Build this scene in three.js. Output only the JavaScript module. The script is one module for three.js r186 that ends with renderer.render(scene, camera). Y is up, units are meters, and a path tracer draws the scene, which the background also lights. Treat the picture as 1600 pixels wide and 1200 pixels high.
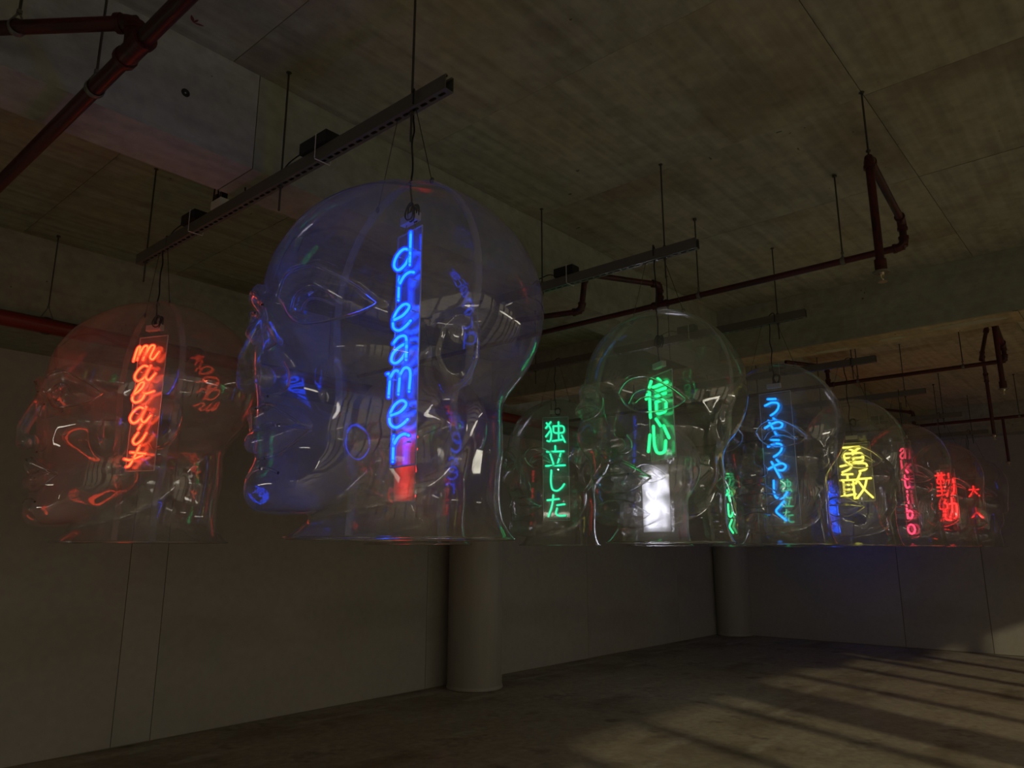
import * as THREE from 'three';
import { RoundedBoxGeometry } from 'three/addons/geometries/RoundedBoxGeometry.js';
import { mergeGeometries } from 'three/addons/utils/BufferGeometryUtils.js';
import { RectAreaLightUniformsLib } from 'three/addons/lights/RectAreaLightUniformsLib.js';
import { ImprovedNoise } from 'three/addons/math/ImprovedNoise.js';

// ---------------------------------------------------------------- camera, sky, light, exposure
const scene = new THREE.Scene();
const FOCAL = 1160, PITCH = Math.atan(258 / FOCAL), YAW = THREE.MathUtils.degToRad(49.1);
const camera = new THREE.PerspectiveCamera(2 * Math.atan(600 / FOCAL) * 180 / Math.PI, 4 / 3, 0.05, 200);
camera.position.set(0, 1.6, 0);
camera.lookAt(Math.sin(YAW) * Math.cos(PITCH), 1.6 + Math.sin(PITCH), -Math.cos(YAW) * Math.cos(PITCH));
const renderer = new THREE.WebGLRenderer({ antialias: true });
renderer.toneMapping = THREE.LinearToneMapping;
renderer.toneMappingExposure = 1.18;
renderer.shadowMap.enabled = true;
scene.background = new THREE.Color().setRGB(0.36, 0.31, 0.21);           // the city's glow in the night sky, seen through the open side
const yardLamp = new THREE.SpotLight(new THREE.Color().setRGB(1, 0.84, 0.52), 1250, 0, 0.62, 0.3, 2);
yardLamp.position.set(-6, 14, 30);
yardLamp.target.position.set(8, 0, -2);
yardLamp.shadow.radius = 22;
yardLamp.castShadow = true;
yardLamp.name = 'yard_lamp_light';
scene.add(yardLamp, yardLamp.target);

RectAreaLightUniformsLib.init();

// ---------------------------------------------------------------- helpers
let seed = 7;
const rnd = () => { seed = (seed * 1664525 + 1013904223) >>> 0; return seed / 4294967296; };
const used = new Map();
function numbered(n) { const k = used.get(n) || 0; used.set(n, k + 1); return k ? `${n}_${String(k).padStart(3, '0')}` : n; }
const V = (x, y, z) => new THREE.Vector3(x, y, z);
function shade(o) { o.traverse((m) => { if (m.isMesh) { m.castShadow = true; m.receiveShadow = true; } }); return o; }
function thing(name, label, category, at, turn = 0, group) {
  const o = new THREE.Group(); o.name = numbered(name); o.position.set(...at); o.rotation.y = turn;
  o.userData = { label, category }; if (group) o.userData.group = group;
  scene.add(o); return o;
}
function part(name, geometry, material, parent, label) {
  const m = new THREE.Mesh(geometry, material); m.name = name; if (label) m.userData.label = label;
  parent.add(m); return shade(m);
}
function struct(name, geometry, material, label) {
  const m = new THREE.Mesh(geometry, material); m.name = numbered(name); m.userData = { kind: 'structure', label };
  scene.add(m); return shade(m);
}
// uv in metres on the plane that each face looks along
function metric(g, scale = 1, du = 0, dv = 0, turned = false) {
  g = g.index ? g.toNonIndexed() : g;
  const p = g.attributes.position, n = g.attributes.normal, uv = new Float32Array(p.count * 2);
  for (let i = 0; i < p.count; i++) {
    const ax = Math.abs(n.getX(i)), ay = Math.abs(n.getY(i)), az = Math.abs(n.getZ(i));
    let u, v;
    if (ay >= ax && ay >= az) { u = p.getX(i); v = p.getZ(i); } else if (ax >= az) { u = p.getZ(i); v = p.getY(i); } else { u = p.getX(i); v = p.getY(i); }
    if (turned) [u, v] = [v, u];
    uv[2 * i] = u * scale + du; uv[2 * i + 1] = v * scale + dv;
  }
  g.setAttribute('uv', new THREE.BufferAttribute(uv, 2));
  return g;
}
const box = (w, h, d, x = 0, y = 0, z = 0) => new THREE.BoxGeometry(w, h, d).translate(x, y, z);
function span(x0, x1, y0, y1, z0, z1) { return box(x1 - x0, y1 - y0, z1 - z0, (x0 + x1) / 2, (y0 + y1) / 2, (z0 + z1) / 2); }
function rod(a, b, r, seg = 10) {
  const d = b.clone().sub(a), g = new THREE.CylinderGeometry(r, r, d.length(), seg);
  g.applyQuaternion(new THREE.Quaternion().setFromUnitVectors(V(0, 1, 0), d.clone().normalize()));
  return g.translate((a.x + b.x) / 2, (a.y + b.y) / 2, (a.z + b.z) / 2);
}
const merge = (list) => mergeGeometries(list.map((g) => { const h = g.index ? g.toNonIndexed() : g.clone(); for (const k of Object.keys(h.attributes)) if (!['position', 'normal', 'uv'].includes(k)) h.deleteAttribute(k); return h; }));
function wire(points, r, seg = 48, radial = 6, tension = 0.5) {
  return new THREE.TubeGeometry(new THREE.CatmullRomCurve3(points, false, 'catmullrom', tension), seg, r, radial, false);
}

// ---------------------------------------------------------------- textures
function hash(x, y, s) { let h = Math.imul(x, 374761393) ^ Math.imul(y, 668265263) ^ Math.imul(s, 2147483647 ^ 0x5bd1e995); h = Math.imul(h ^ (h >>> 13), 1274126177); return ((h ^ (h >>> 16)) >>> 0) / 4294967296; }
function vnoise(u, v, px, py, s) {
  const x = u * px, y = v * py, x0 = Math.floor(x), y0 = Math.floor(y); let fx = x - x0, fy = y - y0;
  fx = fx * fx * (3 - 2 * fx); fy = fy * fy * (3 - 2 * fy);
  const w = (a, p) => ((a % p) + p) % p, a = hash(w(x0, px), w(y0, py), s), b = hash(w(x0 + 1, px), w(y0, py), s), c = hash(w(x0, px), w(y0 + 1, py), s), d = hash(w(x0 + 1, px), w(y0 + 1, py), s);
  return a + (b - a) * fx + (c - a) * fy + (a - b - c + d) * fx * fy;
}
function fbm(u, v, p, q, oct, s) { let t = 0, a = 0.5, n = 0; for (let i = 0; i < oct; i++) { t += a * vnoise(u, v, p, q, s + i * 17); n += a; a *= 0.55; p *= 2; q *= 2; } return t / n; }
const sm = THREE.MathUtils.smoothstep, clamp = THREE.MathUtils.clamp;
function texture(size, fn, srgb = false) {
  const d = new Uint8Array(size * size * 4);
  for (let y = 0; y < size; y++) for (let x = 0; x < size; x++) {
    const c = fn(x / size, y / size), i = (y * size + x) * 4;
    for (let k = 0; k < 3; k++) { let v = clamp(Array.isArray(c) ? c[k] : c, 0, 1); if (srgb) v = v <= 0.0031308 ? v * 12.92 : 1.055 * Math.pow(v, 1 / 2.4) - 0.055; d[i + k] = Math.round(v * 255); }
    d[i + 3] = 255;
  }
  const t = new THREE.DataTexture(d, size, size);
  t.wrapS = t.wrapT = THREE.RepeatWrapping; t.magFilter = THREE.LinearFilter; t.minFilter = THREE.LinearMipmapLinearFilter; t.generateMipmaps = true;
  if (srgb) t.colorSpace = THREE.SRGBColorSpace; t.needsUpdate = true; return t;
}
const mixc = (a, b, t) => a.map((x, k) => x + (b[k] - x) * t);
// board-marked concrete: long wood grain, mineral blotches, small blowholes
function concrete(base, warm, dark, s, grain, holes) {
  return (u, v) => {
    const blot = fbm(u, v, 3, 3, 5, s), fine = fbm(u, v, 40, 40, 3, s + 3), lines = fbm(u, v, 3, 60, 4, s + 9), wash = fbm(u, v, 2, 5, 4, s + 21);
    let c = mixc(base, warm, sm(wash, 0.42, 0.68) * 0.8);
    c = mixc(c, dark, sm(blot, 0.5, 0.78) * 0.7);
    const k = 0.80 + 0.40 * (fine - 0.5) + grain * (lines - 0.5) + 0.2;
    c = c.map((x) => x * k);
    const hole = vnoise(u, v, 90, 90, s + 40) * vnoise(u, v, 23, 23, s + 44);
    if (hole > holes) c = c.map((x) => x * 0.3);
    return c;
  };
}
const ceilingMap = [11, 57, 93].map((s) => texture(768, concrete([0.34, 0.33, 0.25], [0.36, 0.325, 0.23], [0.22, 0.18, 0.125], s, 0.55, 0.86), true));
const beamMap = texture(768, concrete([0.36, 0.36, 0.30], [0.33, 0.33, 0.27], [0.22, 0.22, 0.18], 131, 0.22, 0.84), true);
const concreteBump = texture(512, (u, v) => 0.5 + 0.35 * (fbm(u, v, 6, 60, 4, 301) - 0.5) + 0.5 * (fbm(u, v, 60, 60, 3, 311) - 0.5));
const wallMap = texture(768, (u, v) => { const a = fbm(u, v, 4, 3, 5, 401), b = fbm(u, v, 60, 60, 2, 409); const k = 0.86 + 0.2 * (a - 0.5) + 0.10 * (b - 0.5) + 0.05; return mixc([0.40, 0.385, 0.335], [0.34, 0.32, 0.27], sm(fbm(u, v, 2, 6, 4, 415), 0.5, 0.8) * 0.6).map((x) => x * k); }, true);
const floorMap = texture(1024, (u, v) => {
  const a = fbm(u, v, 4, 4, 6, 501), b = fbm(u, v, 70, 70, 3, 511), c = fbm(u, v, 5, 16, 5, 521), d = fbm(u, v, 12, 12, 4, 531);
  let col = mixc([0.33, 0.295, 0.225], [0.22, 0.185, 0.13], sm(a, 0.42, 0.7));
  col = mixc(col, [0.40, 0.37, 0.30], sm(c, 0.55, 0.78) * 0.7); col = mixc(col, [0.13, 0.11, 0.08], sm(d, 0.62, 0.8) * 0.7);
  return col.map((x) => x * (0.75 + 0.5 * b));
}, true);
const rustMap = texture(256, (u, v) => mixc([0.20, 0.022, 0.016], [0.085, 0.018, 0.012], sm(fbm(u, v, 8, 8, 5, 601), 0.45, 0.7)).map((x) => x * (0.8 + 0.4 * fbm(u, v, 40, 40, 2, 611))), true);
const shellClear = texture(512, (u, v) => 0.925 - 0.10 * sm(fbm(u, v, 3, 9, 5, 701), 0.45, 0.8) - 0.05 * sm(fbm(u, v, 26, 26, 3, 711), 0.6, 0.8));

const std = (o) => new THREE.MeshStandardMaterial({ roughness: 0.9, metalness: 0, ...o });
const M = {
  ceiling: ceilingMap.map((map) => std({ map, bumpMap: concreteBump, bumpScale: 0.006, roughness: 0.88 })),
  ceilingDark: ceilingMap.map((map) => std({ map, color: new THREE.Color().setRGB(0.85, 0.95, 0.85), bumpMap: concreteBump, bumpScale: 0.006, roughness: 0.88 })),
  ceilingBrown: ceilingMap.map((map) => std({ map, color: new THREE.Color().setRGB(1.42, 1.36, 1.18), bumpMap: concreteBump, bumpScale: 0.006, roughness: 0.88 })),
  ceilingTan: ceilingMap.map((map) => std({ map, color: new THREE.Color().setRGB(1.35, 1.12, 0.9), roughness: 0.9 })),
  mortar: std({ map: wallMap, color: new THREE.Color().setRGB(1.25, 1.18, 1.0) }),
  beamGrey: std({ map: beamMap, color: new THREE.Color().setRGB(1.04, 1.05, 1.12), bumpMap: concreteBump, bumpScale: 0.006 }),
  redMark: std({ color: new THREE.Color().setRGB(0.14, 0.03, 0.025) }),
  joint: std({ color: new THREE.Color().setRGB(0.20, 0.18, 0.13), roughness: 1 }),
  beam: std({ map: beamMap, color: new THREE.Color().setRGB(0.88, 0.9, 0.86), bumpMap: concreteBump, bumpScale: 0.006 }),
  soffit: std({ map: ceilingMap[1], bumpMap: concreteBump, bumpScale: 0.005 }),
  wall: std({ map: wallMap, bumpMap: concreteBump, bumpScale: 0.0015, roughness: 0.75 }),
  floor: std({ map: floorMap, bumpMap: concreteBump, bumpScale: 0.004, roughness: 0.72 }),
  column: std({ map: wallMap, roughness: 0.6 }),
  pipe: std({ map: rustMap, color: new THREE.Color().setRGB(0.34, 0.34, 0.38), roughness: 0.45 }),
  mainPipe: std({ map: rustMap, roughness: 0.42 }),
  steel: std({ color: new THREE.Color().setRGB(0.17, 0.165, 0.15), metalness: 0.45, roughness: 0.4 }),
  rodSteel: std({ color: new THREE.Color().setRGB(0.10, 0.095, 0.085), metalness: 0.7, roughness: 0.5 }),
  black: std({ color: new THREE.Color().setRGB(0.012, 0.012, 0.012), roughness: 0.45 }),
  white: std({ color: new THREE.Color().setRGB(0.62, 0.62, 0.58), roughness: 0.5 }),
  brass: std({ color: new THREE.Color().setRGB(0.5, 0.42, 0.28), metalness: 0.9, roughness: 0.35 }),
  shell: new THREE.MeshPhysicalMaterial({ color: new THREE.Color().setRGB(0.86, 0.86, 0.86), roughness: 0.035, metalness: 0, transmission: 1, transmissionMap: shellClear, thickness: 0, ior: 1.8, side: THREE.DoubleSide }),
  bead: new THREE.MeshPhysicalMaterial({ color: 0xffffff, roughness: 0.03, transmission: 1, thickness: 0.01, ior: 1.5 }),
  seam: new THREE.MeshPhysicalMaterial({ color: new THREE.Color().setRGB(0.85, 0.85, 0.86), roughness: 0.12, transmission: 0.79, thickness: 0, ior: 1.5, side: THREE.DoubleSide }),
  acrylic: new THREE.MeshPhysicalMaterial({ color: new THREE.Color().setRGB(0.9, 0.9, 0.9), roughness: 0.03, transmission: 0.91, thickness: 0, ior: 1.8, side: THREE.DoubleSide }),
  batten: std({ color: 0xffffff, emissive: new THREE.Color().setRGB(1, 0.93, 0.76), emissiveIntensity: 3.6 }),  // glowing diffuser of the added out-of-view fill lamps
  milky: new THREE.MeshPhysicalMaterial({ color: new THREE.Color().setRGB(0.9, 0.9, 0.9), roughness: 0.9, transmission: 0.9, thickness: 0, ior: 1.49, side: THREE.DoubleSide }),  // added frosting that imitates the blur of signs seen through the shells
  rim: std({ color: new THREE.Color().setRGB(0.75, 0.75, 0.75), roughness: 0.35 }),  // white colour stands for the glow of the panel edges
};

// ---------------------------------------------------------------- the setting
const SLAB = 3.88, X0 = -5, X1 = 14.1, ZW = -6.8, ZO = 2.8, B1A = -3.05, B1B = -3.38, B2A = 6.6, B2B = 6.95, BEAM = 3.37;
const floor = struct('floor', metric(span(X0 - 0.3, X1 + 0.3, -0.25, 0, ZW - 0.3, ZO + 0.3), 1 / 3.2), M.floor, 'bare stained concrete floor of the parking level');
{ // slab with the imprint of each formwork sheet
  const slab = struct('ceiling', span(X0 - 0.3, X1 + 0.3, SLAB, SLAB + 0.3, ZW - 0.3, ZO + 0.3), M.joint, 'raw board-marked concrete ceiling slab');
  const bays = [[X0, -3.9, -2.8, -1.7, -0.75], [-0.4, 0.36, 1.49, 2.62, 3.75, 4.87, 6.0, B2A], [B2B, 8.1, 9.23, 10.36, 11.5, 12.63, 13.75]];
  for (const cuts of bays) for (const [lo, hi] of [[-0.86, 1.4], [1.4, ZO], [B1A, -0.86], [ZW + 0.75, B1B]]) for (let i = 0; i + 1 < cuts.length; i++) {
    const xa = cuts[i], w = cuts[i + 1] - xa, d = hi - lo, drop = 0.008 + 0.004 * rnd();
    const g = metric(box(w - 0.003, drop, d - 0.004), 1 / 2.44, rnd(), rnd());
    const m = part('formwork_panel', g, (xa > 6.5 ? M.ceilingBrown : hi < -3 ? M.ceilingDark : M.ceiling)[Math.floor(rnd() * 3)], slab); m.position.set(xa + w / 2, SLAB - drop / 2, (lo + hi) / 2);
  }
}
{ // deep beam parallel to the wall, cast in two pours, with a black ring for an anchor hole
  const left = struct('beam', metric(span(X0, 1.63, BEAM, SLAB, B1B, B1A), 1 / 2.2), M.beamGrey, 'greyer left pour of the deep concrete beam parallel to the left wall');
  struct('beam', metric(span(1.636, X1, BEAM, SLAB, B1B, B1A - 0.003), 1 / 2.2), M.beam, 'deep concrete beam running parallel to the left wall behind the heads');
  part('anchor_hole_shade', new THREE.LatheGeometry([[0.004, 0], [0.013, 0.001], [0.017, 0.004], [0.02, 0.001]].map((p) => new THREE.Vector2(...p)), 14).rotateX(Math.PI / 2).translate(1.284, 3.598, B1A), M.black, left);  // black ring on the face puts the hole's shade into colour
  const cross = struct('beam', metric(span(B2A, B2B, BEAM + 0.01, SLAB, ZW, ZO), 1 / 2.2, 0.3, 0.1), M.beam, 'concrete cross beam with a pale patched underside');
  const cuts = [ZW + 0.76, B1B - 0.01, B1A + 0.01, -0.62, ZO];
  for (const k of [0, 2, 3]) part('soffit_panel', metric(span(B2A + 0.002, B2B - 0.002, BEAM + 0.002, BEAM + 0.01, cuts[k] + 0.003, cuts[k + 1] - 0.003), 1 / 2.44, rnd(), rnd()), M.ceilingTan[k % 3], cross);
  for (const [x, z, l, w, k] of [[6.87, -2.1, 0.16, 0.05, 1], [6.80, -1.56, 0.12, 0.05, 2], [6.72, -0.98, 0.3, 0.07, 3]]) {
    const sh = new THREE.Shape(); for (let i = 0; i < 18; i++) { const a = i / 18 * 2 * Math.PI, r = 0.75 + 0.35 * hash(i, k, 5), px = Math.cos(a) * w * r, pz = Math.sin(a) * l * r; i ? sh.lineTo(px, pz) : sh.moveTo(px, pz); }
    part('mortar_patch', metric(new THREE.ExtrudeGeometry(sh, { depth: 0.003, bevelEnabled: false }).rotateX(Math.PI / 2).translate(x, BEAM + 0.002, z), 1 / 3), M.mortar, cross);
  }
}
{ // small red paint mark on the slab
  const g = []; for (const [a, l, w] of [[0.3, 0.045, 0.012], [1.4, 0.035, 0.012], [2.2, 0.05, 0.014]]) { const sh = new THREE.Shape(); sh.moveTo(0, 0); sh.quadraticCurveTo(l * 0.5, w, l, 0); sh.quadraticCurveTo(l * 0.5, -w, 0, 0); g.push(new THREE.ExtrudeGeometry(sh, { depth: 0.001, bevelEnabled: false }).rotateZ(a).rotateX(Math.PI / 2)); }
  const m = part('paint_mark', merge(g), M.redMark, scene.getObjectByName('ceiling'), 'dull red leaf-shaped paint mark'); m.position.set(1.235, 3.869, -2.93);
}
struct('beam', metric(span(-0.75, -0.4, BEAM + 0.01, SLAB, ZW, ZO), 1 / 2.2, 0.6, 0.3), M.beam, 'concrete cross beam behind the viewer');
struct('beam', metric(span(13.75, X1, BEAM + 0.01, SLAB, ZW, ZO), 1 / 2.2, 0.6, 0.5), M.beam, 'concrete cross beam along the top of the far wall');
struct('beam', metric(span(X0, X1, 3.16, SLAB, ZW, ZW + 0.75), 1 / 2.2, 0.2, 0.7), M.beam, 'concrete beam along the top of the left wall');
{ // left wall: rendered panels with open joints between them
  const wall = struct('wall_left', span(X0 - 0.3, X1 + 0.3, 0, SLAB, ZW - 0.3, ZW - 0.012), M.joint, 'plain painted wall along the left side');
  const cuts = [X0, -3.2, -0.2, 2.82, 3.14, 6.3, 9.6, 12.4, X1];
  for (let i = 0; i + 1 < cuts.length; i++) part('wall_panel', metric(span(cuts[i] + 0.003, cuts[i + 1] - 0.003, 0.012, SLAB, ZW - 0.012, ZW), 1 / 3, rnd(), rnd()), M.wall, wall);
  const far = struct('wall_far', span(X1 + 0.012, X1 + 0.3, 0, SLAB, ZW - 0.3, ZO + 0.3), M.joint, 'plain dark wall at the far end of the hall');
  const zc = [ZW, -3.55, -2.3, 0.4, ZO];
  for (let i = 0; i + 1 < zc.length; i++) part('wall_panel', metric(span(X1, X1 + 0.012, 0.012, SLAB, zc[i] + 0.005, zc[i + 1] - 0.005), 1 / 3, rnd(), rnd()), M.wall, far);
  struct('wall_back', metric(span(X0 - 0.3, X0, 0, SLAB, ZW - 0.3, ZO + 0.3), 1 / 3), M.wall, 'plain wall behind the viewer');
}
for (const [x, label] of [[6.78, 'round white column against the left wall behind the large blue-signed head'], [14.02, 'round column in the far left corner of the hall'], [-0.5, 'round column at the left wall behind the viewer']]) {
  const g = new THREE.LatheGeometry([[0, 0], [0.33, 0], [0.335, 0.012], [0.335, 0.03], [0.325, 0.05], [0.325, 3.36], [0, 3.36]].map((p) => new THREE.Vector2(...p)), 48);
  const c = struct('column', g, M.column, label); c.position.set(x, 0, x > 14 ? -6.52 : -6.46);
}
{ // right side: open between posts and columns to the yard outside
  const g = [span(X0 - 0.3, X1 + 0.3, 2.9, SLAB, ZO, ZO + 0.3), span(5.45, 6.1, 0, 2.9, ZO, ZO + 0.3), span(-1.5, -0.9, 0, 2.9, ZO, ZO + 0.3), span(12.2, 14.4, 0, 2.9, ZO, ZO + 0.3), span(9.0, 12.2, 2.58, 2.9, ZO, ZO + 0.3)];  // last span: lintel drop added to keep lamp light off the far wall
  const w = struct('wall_right', metric(merge(g), 1 / 3), M.wall, 'open facade with columns and a lintel, lowered in one stretch to block light');
  for (const x of [-4.2, -3.1, -2.2, 0, 1.05, 2.0, 2.95, 3.95, 5.0, 6.9, 7.94, 8.75, 9.69, 10.72, 11.6]) part('post', span(x - 0.07, x + 0.07, 0, 2.9, ZO + 0.05, ZO + 0.17), M.rodSteel, w);
  struct('ground', metric(span(-40, 50, -0.3, -0.05, ZO + 0.3, 45), 1 / 3), M.wall, 'unseen yard outside the open side, made pale to bounce light inward');  // pale wall concrete reused so the yard reflects lamp light onto the ceiling
}
{
  const t = thing('yard_lamp', 'tall lamp on a mast in the yard outside', 'street lamp', [-6, -0.05, 30]);
  part('mast', new THREE.CylinderGeometry(0.08, 0.14, 14.2, 12).translate(0, 7.1, 0.6), M.rodSteel, t);
  part('lamp_arm', rod(V(0, 14.25, 0.6), V(0, 14.3, 0.1), 0.05), M.rodSteel, t);
  part('lamp_head', box(0.5, 0.1, 0.6, 0, 14.35, 0.1), M.rodSteel, t);
  part('lamp_lens', box(0.4, 0.03, 0.4, 0, 14.27, 0.1), std({ color: 0x888888, emissive: new THREE.Color().setRGB(1, 0.84, 0.52), emissiveIntensity: 4 }), t);
}

for (const [x, y, z, turn, label] of [[-1.6, 2.35, 1.3, 0, 'added fill lamp hung behind the viewer by the open side'], [2.7, 2.3, 1.75, 0, 'added fill lamp hung right of the viewer'], [8.6, 2.4, 1.9, 0, 'added fill lamp hung further down the open side'], [-3.0, 2.3, -1.2, 1, 'added fill lamp hung across the aisle behind the viewer'], [-0.8, 1.9, -4.7, 1, 'added fill lamp hung near the left wall behind the viewer'], [5.4, 2.4, 1.2, 0, 'added fill lamp hung between the two on the open side']]) {
  const t = thing('fill_lamp', label, 'lamp', [x, y, z], turn * Math.PI / 2, 'fill lamps added out of view');  // unseen lamps added for room fill and highlights on the heads
  part('housing', new RoundedBoxGeometry(1.26, 0.05, 0.34, 2, 0.01).translate(0, 0.055, 0), M.white, t);
  part('diffuser', new RoundedBoxGeometry(1.2, 0.07, 0.3, 3, 0.03), M.batten, t);
  for (const s of [-1, 1]) {
    part('hanger_rod', rod(V(s * 0.4, 0.08, 0), V(s * 0.4, SLAB - y, 0), 0.005, 8), M.rodSteel, t);
    const l = new THREE.RectAreaLight(new THREE.Color().setRGB(1, 0.93, 0.76), 1.2, 1.18, 0.06); l.position.set(0, 0, s * 0.16); l.rotation.set(0, s > 0 ? Math.PI : 0, 0); l.name = 'fill_lamp_light'; t.add(l);
  }
  const l = new THREE.RectAreaLight(new THREE.Color().setRGB(1, 0.93, 0.76), 0.5, 1.18, 0.28); l.position.set(0, -0.04, 0); l.rotation.x = -Math.PI / 2; l.name = 'fill_lamp_light'; t.add(l);
}

// ---------------------------------------------------------------- the transparent head: one distance field, meshed once
const noise3 = new ImprovedNoise();
const smin = (a, b, k) => { const h = Math.max(k - Math.abs(a - b), 0) / k; return Math.min(a, b) - h * h * k * 0.25; };
const smax = (a, b, k) => -smin(-a, -b, k);
const ell = (x, y, z, cx, cy, cz, rx, ry, rz) => { const a = (x - cx) / rx, b = (y - cy) / ry, c = (z - cz) / rz, k0 = Math.hypot(a, b, c), k1 = Math.hypot(a / rx, b / ry, c / rz); return k1 < 1e-9 ? -Math.min(rx, ry, rz) : k0 * (k0 - 1) / k1; };
function cap(x, y, z, a, b) { // a, b = [x, y, z, r]
  const bx = b[0] - a[0], by = b[1] - a[1], bz = b[2] - a[2], px = x - a[0], py = y - a[1], pz = z - a[2];
  const t = clamp((px * bx + py * by + pz * bz) / (bx * bx + by * by + bz * bz), 0, 1);
  return Math.hypot(px - t * bx, py - t * by, pz - t * bz) - (a[3] + t * (b[3] - a[3]));
}
const chain = (x, y, z, pts) => { let d = 9; for (let i = 0; i + 1 < pts.length; i++) d = Math.min(d, cap(x, y, z, pts[i], pts[i + 1])); return d; };
const BROW = [[0.05, 0.752, 0.455, 0.018], [0.11, 0.797, 0.448, 0.025], [0.2, 0.808, 0.402, 0.022], [0.285, 0.757, 0.312, 0.011], [0.32, 0.708, 0.262, 0.007]];
const LID_UP = [[0.085, 0.688, 0.420, 0.008], [0.13, 0.727, 0.430, 0.011], [0.19, 0.742, 0.414, 0.012], [0.245, 0.720, 0.374, 0.010], [0.286, 0.680, 0.316, 0.008]];
const LID_LOW = [[0.085, 0.688, 0.420, 0.008], [0.145, 0.658, 0.422, 0.009], [0.22, 0.653, 0.386, 0.009], [0.286, 0.680, 0.316, 0.008]];
const LIP_UP = [[0, 0.362, 0.468, 0.030], [0.045, 0.370, 0.462, 0.030], [0.155, 0.322, 0.385, 0.010]];
const LIP_LOW = [[0, 0.286, 0.462, 0.038], [0.06, 0.290, 0.450, 0.034], [0.150, 0.320, 0.385, 0.010]];
const MOUTH = [[0, 0.328, 0.512, 0.008], [0.07, 0.330, 0.488, 0.008], [0.165, 0.320, 0.395, 0.006]];
const HELIX = [[0.362, 0.585, 0.105, 0.010], [0.378, 0.655, 0.095, 0.012], [0.388, 0.70, 0.06, 0.014], [0.392, 0.70, 0.015, 0.014], [0.388, 0.65, -0.02, 0.014], [0.380, 0.58, -0.025, 0.012], [0.368, 0.515, -0.005, 0.012], [0.356, 0.47, 0.035, 0.014], [0.348, 0.46, 0.055, 0.012]];
function field(x, y, z) {
  x = Math.abs(x) / 1.015; y /= 1.008; z = z < 0.464 ? z / 1.16 : 0.4 + (z - 0.464) / 0.72;
  let d = ell(x, y, z, 0, 0.86, -0.07, 0.425, 0.45, 0.455);
  d = smin(d, ell(x, y, z, 0, 0.64, 0.10, 0.345, 0.52, 0.352), 0.10);
  d = smin(d, ell(x, y, z, 0, 0.30, 0.155, 0.27, 0.23, 0.275), 0.08);
  const e = Math.exp(-Math.max(y, -0.02) / 0.085), q = clamp(y / 0.3, 0, 1), nz = (z + 0.05 + 0.065 * q), az = 0.265 + 0.115 * e, ax = 0.255 + 0.055 * e;
  d = smin(d, Math.max((Math.hypot(x / ax, nz / az) - 1) * Math.min(ax, az), y - 0.55), 0.05);
  if (d > 0.12) return d;
  d = smin(d, cap(x, y, z, [0.235, 0.36, 0.03, 0.075], [0.10, 0.155, 0.36, 0.07]), 0.06);
  d = smin(d, ell(x, y, z, 0, 0.155, 0.352, 0.135, 0.085, 0.115), 0.06);
  d = smin(d, ell(x, y, z, 0.235, 0.56, 0.22, 0.115, 0.10, 0.135), 0.08);
  if (z > 0.15) {
    d = smin(d, chain(x, y, z, BROW), 0.028);
    d = smax(d, -ell(x, y, z, 0.185, 0.692, 0.462, 0.125, 0.064, 0.080), 0.035);
    d = smin(d, ell(x, y, z, 0.186, 0.693, 0.338, 0.104, 0.055, 0.076), 0.010);
    d = smin(d, chain(x, y, z, LID_UP), 0.009);
    d = smin(d, chain(x, y, z, LID_LOW), 0.009);
    d = smin(d, cap(x, y, z, [0, 0.745, 0.435, 0.028], [0, 0.515, 0.548, 0.044]), 0.045);
    d = smin(d, ell(x, y, z, 0, 0.495, 0.548, 0.052, 0.045, 0.052), 0.02);
    d = smin(d, ell(x, y, z, 0.054, 0.472, 0.50, 0.030, 0.036, 0.050), 0.025);
    d = smax(d, -ell(x, y, z, 0.034, 0.438, 0.525, 0.02, 0.02, 0.034), 0.015);
    d = smin(d, chain(x, y, z, LIP_UP), 0.016);
    d = smin(d, chain(x, y, z, LIP_LOW), 0.016);
    d = smax(d, -chain(x, y, z, MOUTH), 0.012);
  }
  if (x > 0.25) {
    d = smin(d, ell(x, y, z, 0.355, 0.585, 0.045, 0.035, 0.13, 0.07), 0.03);
    d = smax(d, -ell(x, y, z, 0.405, 0.59, 0.06, 0.030, 0.08, 0.04), 0.02);
    d = smin(d, chain(x, y, z, HELIX), 0.014);
  }
  return d;
}
const wavy = (x, y, z) => { const d = field(x, y, z); return Math.abs(d) < 0.04 ? d + 0.0016 * noise3.noise(x * 7 + 3.1, y * 7, z * 7) + 0.0022 * noise3.noise(x * 3.2, y * 3.2 + 5, z * 3.2) : d; };
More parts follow.
